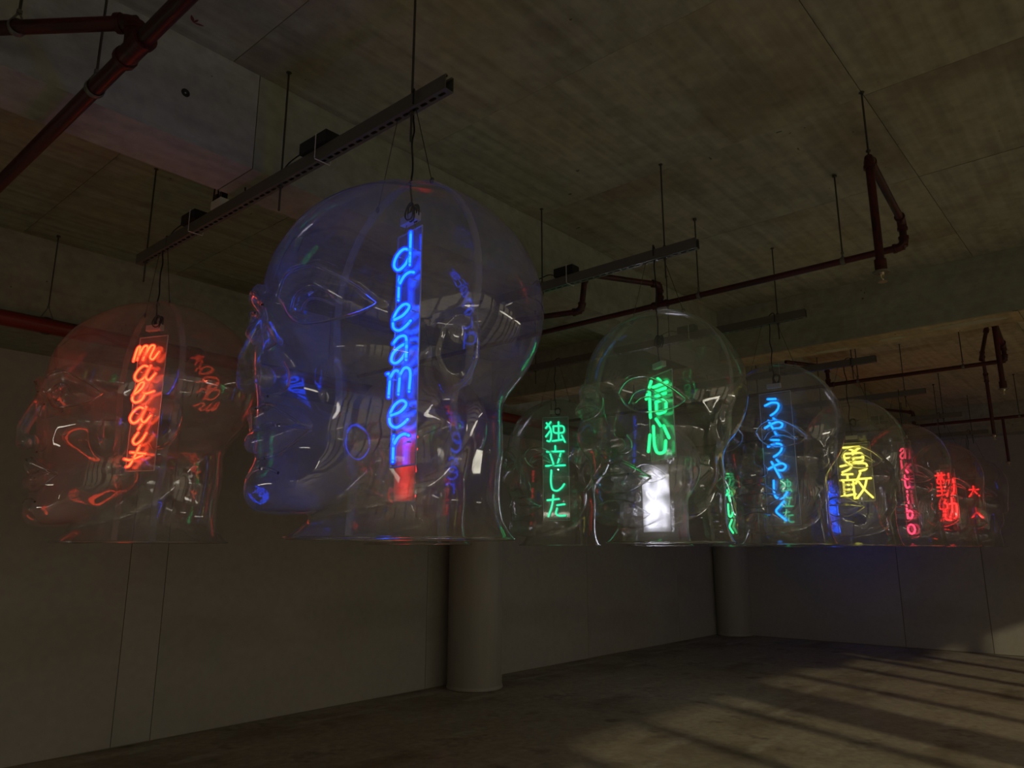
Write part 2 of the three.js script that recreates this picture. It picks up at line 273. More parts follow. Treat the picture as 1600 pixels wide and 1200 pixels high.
function headGeometry() {
  const s = 0.0098, ox = -0.49, oy = 0, oz = -0.67, nx = 101, ny = 138, nz = 138, at = (i, j, k) => (k * ny + j) * nx + i, f = new Float32Array(nx * ny * nz);
  for (let k = 0; k < nz; k++) for (let j = 0; j < ny; j++) for (let i = 0; i < nx; i++) f[at(i, j, k)] = wavy(ox + i * s, oy + j * s, oz + k * s);
  const id = new Int32Array(nx * ny * nz).fill(-1), pos = [], idx = [];
  for (let k = 0; k < nz - 1; k++) for (let j = 0; j < ny - 1; j++) for (let i = 0; i < nx - 1; i++) {
    let n = 0, x = 0, y = 0, z = 0;
    for (const [a, b] of EDGES) {
      const A = CORN[a], B = CORN[b], fa = f[at(i + A[0], j + A[1], k + A[2])], fb = f[at(i + B[0], j + B[1], k + B[2])];
      if ((fa < 0) !== (fb < 0)) { const t = fa / (fa - fb); x += A[0] + t * (B[0] - A[0]); y += A[1] + t * (B[1] - A[1]); z += A[2] + t * (B[2] - A[2]); n++; }
    }
    if (n) { id[at(i, j, k)] = pos.length / 3; pos.push(ox + (i + x / n) * s, j === 0 ? 0 : oy + (j + y / n) * s, oz + (k + z / n) * s); }
  }
  const nor = new Float32Array(pos.length), uv = new Float32Array(pos.length / 3 * 2), h = 0.003;
  for (let v = 0; v < pos.length; v += 3) {
    let [x, y, z] = [pos[v], pos[v + 1], pos[v + 2]], gx, gy, gz;
    const grad = () => { gx = (wavy(x + h, y, z) - wavy(x - h, y, z)) / (2 * h); gy = (wavy(x, y + h, z) - wavy(x, y - h, z)) / (2 * h); gz = (wavy(x, y, z + h) - wavy(x, y, z - h)) / (2 * h); };
    for (let it = 0; it < 2; it++) { grad(); if (y <= 0) gy = 0; const g2 = Math.max(gx * gx + gy * gy + gz * gz, 0.05), d = clamp(wavy(x, y, z) / g2, -0.006, 0.006); x -= d * gx; y -= d * gy; z -= d * gz; }
    grad(); const l = Math.hypot(gx, gy, gz) || 1;
    pos[v] = x; pos[v + 1] = y; pos[v + 2] = z; nor[v] = gx / l; nor[v + 1] = gy / l; nor[v + 2] = gz / l;
    uv[v / 3 * 2] = Math.abs(Math.atan2(x, z)) * 0.5; uv[v / 3 * 2 + 1] = y * 0.8;
  }
  const quad = (a, b, c, d, flip) => { if (a < 0 || b < 0 || c < 0 || d < 0) return; if (flip) idx.push(a, c, b, a, d, c); else idx.push(a, b, c, a, c, d); };
  for (let k = 0; k < nz - 1; k++) for (let j = 0; j < ny - 1; j++) for (let i = 0; i < nx - 1; i++) {
    const a = f[at(i, j, k)] < 0;
    if (j && k && a !== (f[at(i + 1, j, k)] < 0)) quad(id[at(i, j - 1, k - 1)], id[at(i, j, k - 1)], id[at(i, j, k)], id[at(i, j - 1, k)], !a);
    if (i && k && a !== (f[at(i, j + 1, k)] < 0)) quad(id[at(i - 1, j, k - 1)], id[at(i - 1, j, k)], id[at(i, j, k)], id[at(i, j, k - 1)], !a);
    if (i && j && a !== (f[at(i, j, k + 1)] < 0)) quad(id[at(i - 1, j - 1, k)], id[at(i, j - 1, k)], id[at(i, j, k)], id[at(i - 1, j, k)], !a);
  }
  const build = (keep) => { // triangles on one side of the seam, with only the vertices they use
    const map = new Map(), p = [], n = [], t = [], ix = [];
    for (let q = 0; q < idx.length; q += 3) {
      const zc = pos[idx[q] * 3 + 2] + pos[idx[q + 1] * 3 + 2] + pos[idx[q + 2] * 3 + 2];
      if ((zc >= 0) !== keep) continue;
      for (let c = 0; c < 3; c++) { const v = idx[q + c]; if (!map.has(v)) { map.set(v, p.length / 3); p.push(pos[v * 3], pos[v * 3 + 1], pos[v * 3 + 2]); n.push(nor[v * 3], nor[v * 3 + 1], nor[v * 3 + 2]); t.push(uv[v * 2], uv[v * 2 + 1]); } ix.push(map.get(v)); }
    }
    const g = new THREE.BufferGeometry(); g.setIndex(ix);
    g.setAttribute('position', new THREE.Float32BufferAttribute(p, 3)); g.setAttribute('normal', new THREE.Float32BufferAttribute(n, 3)); g.setAttribute('uv', new THREE.Float32BufferAttribute(t, 2));
    return g;
  };
  return [build(true), build(false)];
}
const CORN = [[0, 0, 0], [1, 0, 0], [0, 1, 0], [1, 1, 0], [0, 0, 1], [1, 0, 1], [0, 1, 1], [1, 1, 1]], EDGES = [[0, 1], [2, 3], [4, 5], [6, 7], [0, 2], [1, 3], [4, 6], [5, 7], [0, 4], [1, 5], [2, 6], [3, 7]];
const [faceGeo, backGeo] = headGeometry();
// outline of the head where the plane z = 0 cuts it, from the neck's rim over the crown to the other side
function seamGeometry() {
  const pts = [], N = 150, half = 0.017, lift = 0.007, c = [0, 0.55];
  for (let i = 0; i <= N; i++) {
    const a = -Math.PI / 2 + 0.46 + (2 * Math.PI - 0.92) * i / N, dx = Math.cos(a), dy = Math.sin(a); let lo = 0.05, hi = 1;
    for (let b = 0; b < 24; b++) { const m = (lo + hi) / 2; if (field(c[0] + dx * m, c[1] + dy * m, 0) < 0) lo = m; else hi = m; }
    const y = c[1] + dy * lo; if (y >= 0) pts.push([c[0] + dx * lo, y]);
  }
  for (const e of [0, pts.length - 1]) pts[e][1] = 0;
  const sec = [[-half, 0.001], [-half * 0.75, lift], [half * 0.75, lift], [half, 0.001]], p = [], ix = [];
  pts.forEach((q, i) => {
    const a = pts[Math.max(0, i - 2)], b = pts[Math.min(pts.length - 1, i + 2)], tx = b[0] - a[0], ty = b[1] - a[1], l = Math.hypot(tx, ty), nx = ty / l, ny = -tx / l;
    for (const [z, o] of sec) p.push(q[0] + nx * o, Math.max(0, q[1] + ny * o), z);
    if (i) for (let k = 0; k < 3; k++) { const A = (i - 1) * 4 + k, B = i * 4 + k; ix.push(A, B, A + 1, B, B + 1, A + 1); }
  });
  const g = new THREE.BufferGeometry(); g.setIndex(ix); g.setAttribute('position', new THREE.Float32BufferAttribute(p, 3));
  const h = g.toNonIndexed(); h.computeVertexNormals(); return h;
}
const seamGeo = seamGeometry();
const rimGeo = (() => { const pts = []; for (let i = 0; i < 72; i++) { const a = i / 72 * 2 * Math.PI; let lo = 0.05, hi = 0.8; for (let b = 0; b < 24; b++) { const m = (lo + hi) / 2; if (field(Math.sin(a) * m, 0, Math.cos(a) * m - 0.05) < 0) lo = m; else hi = m; } pts.push(V(Math.sin(a) * lo, 0, Math.cos(a) * lo - 0.05)); } return new THREE.TubeGeometry(new THREE.CatmullRomCurve3(pts, true), 144, 0.0045, 6, true); })();
// clear beads added on the surface to imitate bright refraction lines of thick plastic
function glintBeadGeometry(list, r) {
  const out = [];
  for (const pts of list) for (const s of [-1, 1]) {
    const c = new THREE.CatmullRomCurve3(pts.map(([x, y]) => V(s * x, y, 0))), n = pts.length * 7, q = [];
    for (let i = 0; i <= n; i++) { const p = c.getPoint(i / n); let lo = 0.2, hi = 0.75; for (let b = 0; b < 90; b++) { const z = 0.75 - 0.006 * b; if (field(p.x, p.y, z) < 0) { lo = z; hi = z + 0.006; break; } } for (let b = 0; b < 12; b++) { const m = (lo + hi) / 2; if (field(p.x, p.y, m) < 0) lo = m; else hi = m; } q.push(V(p.x, p.y, lo - r * 0.3)); }
    out.push(new THREE.TubeGeometry(new THREE.CatmullRomCurve3(q), n, r, 7, false));
  }
  return merge(out);
}
const GLINT_BEADS = [
  ['brow_glint_bead', 'clear bead added to draw a bright line round the eye socket', glintBeadGeometry([[[.05, .74], [.09, .785], [.15, .81], [.21, .808], [.27, .768], [.318, .708]], [[.05, .735], [.07, .685], [.13, .645], [.215, .638], [.285, .662], [.318, .705]]], 0.0055)],
  ['eyelid_glint_bead', 'clear bead added to draw a bright line on the eyelids', glintBeadGeometry([[[.09, .688], [.13, .732], [.19, .748], [.245, .726], [.284, .684]], [[.11, .688], [.145, .706], [.19, .712], [.235, .7], [.272, .68]]], 0.0045)],
  ['lip_glint_bead', 'clear bead added to draw a bright line on the lips', glintBeadGeometry([[[0.002, .388], [.05, .396], [.11, .362], [.172, .316]], [[0.002, .33], [.07, .332], [.172, .316]], [[0.002, .238], [.06, .242], [.12, .272], [.172, .312]], [[0.004, .205], [.05, .2], [.10, .185]]], 0.005)],
  ['nostril_glint_bead', 'clear bead added to draw a bright line round the nostril', glintBeadGeometry([[[.075, .53], [.094, .495], [.09, .455], [.06, .437], [.02, .435]]], 0.0045)],
];
const RAILH = 3.27, NECK = 1.635, HEADTURN = -Math.PI / 2;
const crown = (() => { let lo = 0.9, hi = 1.6; for (let b = 0; b < 30; b++) { const m = (lo + hi) / 2; if (field(0, m, 0) < 0) lo = m; else hi = m; } return lo; })();
function makeHead() {
  const h = new THREE.Group();
  part('face_shell', faceGeo, M.shell, h, 'clear moulded face with nose, lips and closed eyes');
  part('back_shell', backGeo, M.shell, h, 'clear rounded back of the head and neck');
  part('seam_strip', seamGeo, M.seam, h, 'clear raised flange joining the two halves');
  part('neck_rim', rimGeo, M.bead, h);
  for (const [n, label, g] of GLINT_BEADS) part(n, g, M.bead, h, label);
  for (const s of [-1, 1]) {
    part('suspension_wire', rod(V(s * 0.05, RAILH - NECK + 0.03, 0), V(s * 0.17, crown - 0.03, 0), 0.0018, 5), M.rodSteel, h);
    part('eyelet', new THREE.TorusGeometry(0.010, 0.003, 6, 14).translate(s * 0.17, crown - 0.028, 0), M.steel, h);
  }
  return h;
}

// ---------------------------------------------------------------- neon signs
// strokes in a unit square, x to the right and y down; a trailing true closes the stroke, 's' keeps its corners sharp
const G = {
  d: [[[.72, .02], [.72, .98]], [[.72, .55], [.5, .42], [.28, .55], [.22, .78], [.36, .97], [.58, .9], [.7, .72]]],
  r: [[[.4, .3], [.4, .98]], [[.4, .55], [.55, .35], [.72, .3], [.85, .36]]],
  e: [[[.25, .62], [.6, .56], [.75, .4], [.62, .28], [.42, .34], [.27, .56], [.27, .82], [.45, .97], [.66, .92], [.8, .82]]],
  a: [[[.28, .4], [.45, .27], [.66, .32], [.7, .5], [.7, .98]], [[.7, .52], [.48, .56], [.28, .7], [.25, .88], [.4, .98], [.6, .88], [.7, .72]]],
  m: [[[.12, .32], [.2, .34], [.2, .98]], [[.2, .5], [.36, .3], [.5, .38], [.5, .98]], [[.5, .5], [.66, .3], [.82, .4], [.82, .98]]],
  n: [[[.2, .3], [.26, .98]], [[.26, .5], [.5, .3], [.66, .4], [.7, .98]]],
  sm: [[[.02, .95], [.14, .3], [.22, .25], [.16, .9]], [[.18, .75], [.38, .26], [.5, .28], [.38, .92]], [[.42, .75], [.64, .26], [.76, .3], [.64, .85], [.74, .95], [.95, .6]]],
  sa: [[[.66, .34], [.45, .22], [.22, .45], [.14, .75], [.28, .95], [.48, .82], [.66, .34]], [[.7, .25], [.56, .8], [.68, .95], [.9, .65]]],
  sb: [[[.14, .62], [.46, .3], [.52, .05], [.4, .03], [.26, .3], [.14, .8], [.26, .97], [.48, .88], [.58, .62], [.5, .5], [.62, .58], [.92, .5]]],
  si: [[[.5, .42], [.34, .8], [.44, .96], [.66, .78], [.8, .46]], [[.6, .04], [.5, .26]]],
  st: [[[.62, .02], [.3, .95], [.2, .99]], [[.3, .32], [.85, .42]], [[.1, .62], [.3, .68], [.75, .5]]],
  t: [[[.42, .05], [.42, .8], [.55, .96], [.78, .9]], [[.15, .32], [.8, .32]]],
  i: [[[.5, .36], [.5, .96]], [[.5, .1], [.5, .16]]],
  b: [[[.28, .02], [.28, .96]], [[.28, .6], [.5, .42], [.74, .52], [.78, .72], [.62, .94], [.4, .94], [.28, .8]]],
  o: [[[.5, .3], [.24, .42], [.16, .64], [.28, .88], [.5, .97], [.74, .88], [.85, .64], [.74, .4], [.5, .3]]],
  k: [[[.25, .02], [.25, .96]], [[.75, .32], [.27, .66]], [[.4, .58], [.8, .96]]],
  doku: [[[.3, .02], [.06, .3], 's'], [[.1, .06], [.26, .28], [.32, .6], [.24, .93], [.12, .9]], [[.28, .42], [.06, .7], 's'], [[.42, .22], [.93, .22], [.93, .55], [.42, .55], [.42, .22], 's'], [[.67, .03], [.67, .88], 's'], [[.38, .92], [.9, .86], 's'], [[.82, .68], [.96, .98], 's']],
  ritsu: [[[.5, .02], [.5, .24], 's'], [[.1, .28], [.9, .28], 's'], [[.26, .4], [.4, .84], 's'], [[.75, .38], [.6, .86], 's'], [[.05, .94], [.95, .93], 's']],
  shi: [[[.3, .02], [.28, .6], [.36, .9], [.56, .96], [.78, .82], [.9, .66]]],
  ta: [[[.1, .25], [.64, .2], 's'], [[.38, .02], [.31, .5], [.14, .98]], [[.55, .48], [.9, .44], 's'], [[.55, .62], [.5, .85], [.62, .95], [.93, .95]]],
  u: [[[.3, .08], [.7, .12], 's'], [[.15, .42], [.5, .3], [.8, .38], [.8, .62], [.62, .85], [.4, .98]]],
  ya: [[[.06, .52], [.42, .34], [.78, .26], [.94, .42], [.8, .6], [.56, .6]], [[.52, .04], [.64, .2], 's'], [[.26, .14], [.62, .98], 's']],
  ku: [[[.7, .02], [.25, .5], [.75, .98], 's']],
  shin: [[[.3, .02], [.04, .45], 's'], [[.2, .3], [.2, .98], 's'], [[.6, .02], [.7, .1], 's'], [[.38, .2], [.98, .2], 's'], [[.48, .34], [.9, .34], 's'], [[.48, .47], [.9, .47], 's'], [[.48, .62], [.9, .62], [.9, .95], [.48, .95], [.48, .62], 's']],
  kokoro: [[[.15, .42], [.05, .85], 's'], [[.32, .22], [.34, .75], [.45, .93], [.75, .93], [.82, .68]], [[.45, .05], [.62, .25], 's'], [[.76, .28], [.96, .62], 's']],
  yu: [[[.2, .04], [.82, .04], [.58, .18], 's'], [[.38, .1], [.6, .22], 's'], [[.2, .28], [.82, .28], [.82, .62], [.2, .62], [.2, .28], 's'], [[.5, .2], [.5, .62], 's'], [[.2, .45], [.82, .45], 's'], [[.05, .76], [.5, .68], [.9, .72], [.88, .9], [.66, .98]], [[.45, .62], [.38, .84], [.1, .99]]],
  kan: [[[.08, .06], [.42, .06], 's'], [[.25, .06], [.25, .27], 's'], [[.0, .28], [.52, .28], 's'], [[.1, .28], [.1, .86], 's'], [[.42, .28], [.42, .99], 's'], [[.1, .46], [.42, .46], 's'], [[.1, .64], [.42, .64], 's'], [[.0, .9], [.46, .82], 's'], [[.68, .02], [.5, .42], 's'], [[.56, .26], [1, .24], 's'], [[.86, .26], [.76, .6], [.5, .98]], [[.6, .36], [.76, .66], [1, .97]]],
  kin: [[[.04, .12], [.56, .12], 's'], [[.2, .02], [.2, .22], 's'], [[.4, .02], [.4, .22], 's'], [[.12, .28], [.48, .28], [.48, .46], [.12, .46], [.12, .28], 's'], [[.3, .2], [.3, .92], 's'], [[.07, .6], [.53, .6], 's'], [[.07, .75], [.53, .75], 's'], [[.02, .94], [.58, .9], 's'], [[.62, .34], [.97, .34], [.92, .86], [.8, .94]], [[.78, .08], [.75, .5], [.56, .98]]],
  ben: [[[.26, .02], [.08, .26], 's'], [[.22, .1], [.46, .1], [.36, .24], 's'], [[.08, .26], [.5, .26], [.5, .5], [.08, .5], [.08, .26], 's'], [[.28, .26], [.24, .66], [.04, .95]], [[.36, .5], [.36, .9], [.6, .94]], [[.62, .3], [.97, .3], [.92, .8], [.8, .88]], [[.78, .06], [.75, .5], [.58, .85]]],
  dai: [[[.1, .34], [.9, .34], 's'], [[.5, .04], [.46, .46], [.08, .96]], [[.5, .42], [.92, .96], 's']],
  hito: [[[.5, .04], [.44, .46], [.06, .96]], [[.48, .4], [.94, .94], 's']],
};
function strokeCurve(s, w, h) {
  const sharp = s[s.length - 1] === 's', pts = (sharp ? s.slice(0, -1) : s).map(([x, y]) => V((x - 0.5) * w, (0.5 - y) * h, 0));
  if (!sharp) return [new THREE.CatmullRomCurve3(pts, false, 'centripetal'), Math.max(8, pts.length * 6)];
  const c = new THREE.CurvePath(); // corners bent like glass tube
  let from = pts[0]; const r = 0.16 * Math.min(w, h);
  for (let i = 1; i < pts.length; i++) {
    if (i === pts.length - 1) { c.add(new THREE.LineCurve3(from, pts[i])); break; }
    const a = pts[i].clone().sub(pts[i - 1]), b = pts[i + 1].clone().sub(pts[i]), q = Math.min(r, a.length() * 0.4, b.length() * 0.4), p0 = pts[i].clone().addScaledVector(a.normalize(), -q), p1 = pts[i].clone().addScaledVector(b.normalize(), q);
    c.add(new THREE.LineCurve3(from, p0)); c.add(new THREE.QuadraticBezierCurve3(p0, pts[i], p1)); from = p1;
  }
  return [c, pts.length * 6];
}
function tubes(glyph, w, h, r, radial) {
  const list = [];
  for (const s of G[glyph]) {
    const [c, n] = strokeCurve(s, w, h), a = c.getPoint(0), b = c.getPoint(1);
    list.push(new THREE.TubeGeometry(c, n, r, radial, false));
    for (const e of [a, b]) list.push(new THREE.SphereGeometry(r, radial, 5).translate(e.x, e.y, e.z));
  }
  return merge(list);
}
const glow = {};
function neon(color) {
  if (glow[color.key]) return glow[color.key];
  const C = (c) => new THREE.Color().setRGB(...c);
  return (glow[color.key] = {
    core: new THREE.MeshStandardMaterial({ color: 0x202020, emissive: C(color.core), emissiveIntensity: 1, roughness: 0.4 }),
    tube: new THREE.MeshStandardMaterial({ color: C(color.edge.map((x) => Math.min(x, 0.5))), emissive: C(color.edge), emissiveIntensity: 1, roughness: 0.15, transparent: true, opacity: 0.5 }),
    solid: new THREE.MeshStandardMaterial({ color: 0x202020, emissive: C(color.core.map((x, k) => 0.45 * x + 0.55 * color.edge[k])), emissiveIntensity: 1, roughness: 0.3 }),
  });
}
const INK = {
  blue: { key: 'blue', core: [0.06, 1.15, 8], edge: [0.0, 0.06, 6], light: [0.05, 0.18, 1] },
  red: { key: 'red', core: [4.6, 0.85, 0.16], edge: [3.8, 0.05, 0.03], light: [1, 0.10, 0.05] },
  ruby: { key: 'ruby', core: [4.2, 0.10, 0.09], edge: [3.8, 0.04, 0.04], light: [1, 0.06, 0.05] },
  green: { key: 'green', core: [0.12, 2.4, 0.75], edge: [0.0, 1.5, 0.32], light: [0.08, 1, 0.3] },
  mint: { key: 'mint', core: [0.12, 1.7, 0.85], edge: [0.0, 1.0, 0.42], light: [0.08, 1, 0.45] },
  sky: { key: 'sky', core: [0.06, 1.0, 2.6], edge: [0.0, 0.35, 1.8], light: [0.05, 0.45, 1] },
  yellow: { key: 'yellow', core: [2.0, 1.9, 0.5], edge: [1.1, 0.95, 0.10], light: [1, 0.9, 0.2] },
  pink: { key: 'pink', core: [2.6, 0.22, 0.38], edge: [2.2, 0.02, 0.16], light: [1, 0.08, 0.2] },
  white: { key: 'white', core: [9, 9, 10.5], edge: [9, 9, 10.5], light: [0.9, 0.92, 1] },
};
// spec: [x, z, yaw in degrees, top, bottom, panel width, colour, glyphs, glyph width, tube radius, mirror offset, two tubes?]
function makeSign(s) {
  const cx = s.x + (s.dx || 0), cz = s.z + (s.dz || 0), H = s.top - s.bottom, ink = INK[s.ink], mat = neon(ink), d = new THREE.Group();
  const o = thing('neon_sign', s.label, 'neon sign', [cx, s.bottom, cz], THREE.MathUtils.degToRad(s.yaw));
  part('backing_panel', box(s.w, H, 0.006, 0, H / 2, 0), s.milky ? M.milky : M.acrylic, o, s.milky ? 'frosted strip added to blur the glow as the clear shells would' : 'clear acrylic strip behind the tubes');  // milky strips are added to blur the hidden signs' glow
  const e = 0.003;
  for (const q of [[V(-s.w / 2, 0, 0), V(-s.w / 2, H, 0)], [V(s.w / 2, 0, 0), V(s.w / 2, H, 0)], [V(-s.w / 2, H, 0), V(s.w / 2, H, 0)], [V(-s.w / 2, 0, 0), V(s.w / 2, 0, 0)]]) part('edge_glow_rod', rod(q[0], q[1], e, 5), M.rim, o);  // white rods imitate the light-guided glow along the acrylic edges
  const n = s.glyphs.length, step = (H - 0.05) / n, gh = step * (s.fill || 0.86);
  s.glyphs.forEach((g, k) => {
    const y = H - 0.03 - (k + 0.5) * step, z = s.milky ? 0.045 : 0.028;
    if (s.core) {
      const m = part('letter_tube', tubes(g, s.gw, gh, s.r, 10), mat.tube, o); m.position.set(s.gx || 0, y, z);
      part('glowing_core', tubes(g, s.gw, gh, s.r * 0.52, 8), mat.core, m);
    } else { const m = part('letter_tube', tubes(g, s.gw, gh, s.r, 8), mat.solid, o); m.position.set(s.gx || 0, y, z); }
    for (const sx of [-0.25, 0.25]) { const st = part('standoff', rod(V(s.gw * sx, y, 0.003), V(s.gw * sx, y, z - s.r * 0.8), 0.003, 6), M.white, o); }
  });
  part('mount_block', box(Math.min(0.1, s.w * 0.6), 0.032, 0.03, 0, H + 0.05, 0), M.white, o);
  for (const sx of [-1, 1]) part('hanger_wire', rod(V(sx * s.w * 0.25, H, 0), V(sx * 0.02, H + 0.04, 0), 0.0015, 5), M.steel, o);
  const up = RAILH - s.bottom, cr = NECK + crown - s.bottom, y0 = H + 0.065;
  const sway = (k) => 0.008 * Math.sin(k * 2.3 + cx);
  const pts = []; for (let k = 0; k <= 8; k++) { const y = y0 + (up + 0.05 - y0) * k / 8; pts.push(V(sway(k), y, sway(k + 3))); }
  pts.push(V(0.03, up + 0.075, 0.02), V(0.06, up + 0.06, 0.045), V(0.06, up - 0.0, 0.045));
  part('power_cable', wire(pts, 0.004, 60), M.black, o);
  const coil = []; const loops = 4, cy = Math.min(cr - 0.11, y0 + 0.12); for (let k = 0; k <= loops * 14; k++) { const a = k / 14 * 2 * Math.PI; coil.push(V(0.026 + 0.024 * Math.cos(a + 0.4 * Math.sin(k * 0.37)), cy + 0.034 * Math.sin(a), 0.012 * Math.sin(a * 0.31 + 1) + 0.004 * (k / 14))); }
  part('cable_coil', wire(coil, 0.0032, 170), M.black, o);
  const lamp = new THREE.PointLight(new THREE.Color().setRGB(...ink.light), (s.power || 0.05) * 0.3, 0, 2);
  lamp.position.set(0, H / 2, 0.12); lamp.shadow.radius = 0.05; lamp.castShadow = true; lamp.name = 'neon_sign_light'; o.add(lamp);
  return o;
}

// ---------------------------------------------------------------- rails, rods
const railGeo = (() => {
  const L = 2.66, w = 0.041, t = 0.0026, sh = new THREE.Shape([new THREE.Vector2(-L / 2, -w / 2), new THREE.Vector2(L / 2, -w / 2), new THREE.Vector2(L / 2, w / 2), new THREE.Vector2(-L / 2, w / 2)]);
  for (let i = 0; i < 52; i++) { const x = -L / 2 + 0.03 + i * 0.05, p = new THREE.Path(); p.absarc(x + 0.022, 0, 0.0075, -Math.PI / 2, Math.PI / 2, false); p.absarc(x, 0, 0.0075, Math.PI / 2, 1.5 * Math.PI, false); p.closePath(); sh.holes.push(p); }
  const plate = new THREE.ExtrudeGeometry(sh, { depth: t, bevelEnabled: false, curveSegments: 4 }).rotateX(-Math.PI / 2);
  const g = [plate, box(L, 0.06, t, 0, 0.03, -w / 2), box(L, 0.06, t, 0, 0.03, w / 2), box(L, t, 0.01, 0, 0.06, -w / 2 + 0.005), box(L, t, 0.01, 0, 0.06, w / 2 - 0.005), box(L, 0.008, t, 0, 0.056, -w / 2 + 0.01), box(L, 0.008, t, 0, 0.056, w / 2 - 0.01)];
  return merge(g).rotateY(Math.PI / 2);
})();
function threadedRod(parent, x, z, top, bottom, nutY) {
  const g = [rod(V(x, bottom, z), V(x, top, z), 0.005, 8), new THREE.CylinderGeometry(0.014, 0.014, 0.012, 6).translate(x, top - 0.008, z)];
  for (const y of nutY) g.push(new THREE.CylinderGeometry(0.011, 0.011, 0.01, 6).translate(x, y, z));
  part('threaded_rod', merge(g), M.rodSteel, parent);
}
const RX = [1.71, 3.68, 5.38, 7.15, 9.02, 10.92, 12.82], RZ = -2.07, LZ = -4.13;
const railWhere = ['over the red and blue signs nearest the viewer', 'over the green-signed head in the right row', 'over the green and sky-blue signs', 'over the yellow-signed head', 'over the pink-signed head', 'over the red-signed head', 'over the last heads by the far wall'];
RX.forEach((x, i) => {
  const o = thing('strut_rail', `slotted steel strut rail hung from rods ${railWhere[i]}`, 'rail', [x, RAILH, -3.12], 0, 'slotted rails that carry the heads');
  part('channel', railGeo, M.steel, o);
  for (const z of [-2.0, -2.92, -4.36]) threadedRod(o, 0, z + 3.12, SLAB - RAILH, -0.13, [-0.008, 0.068]);
});

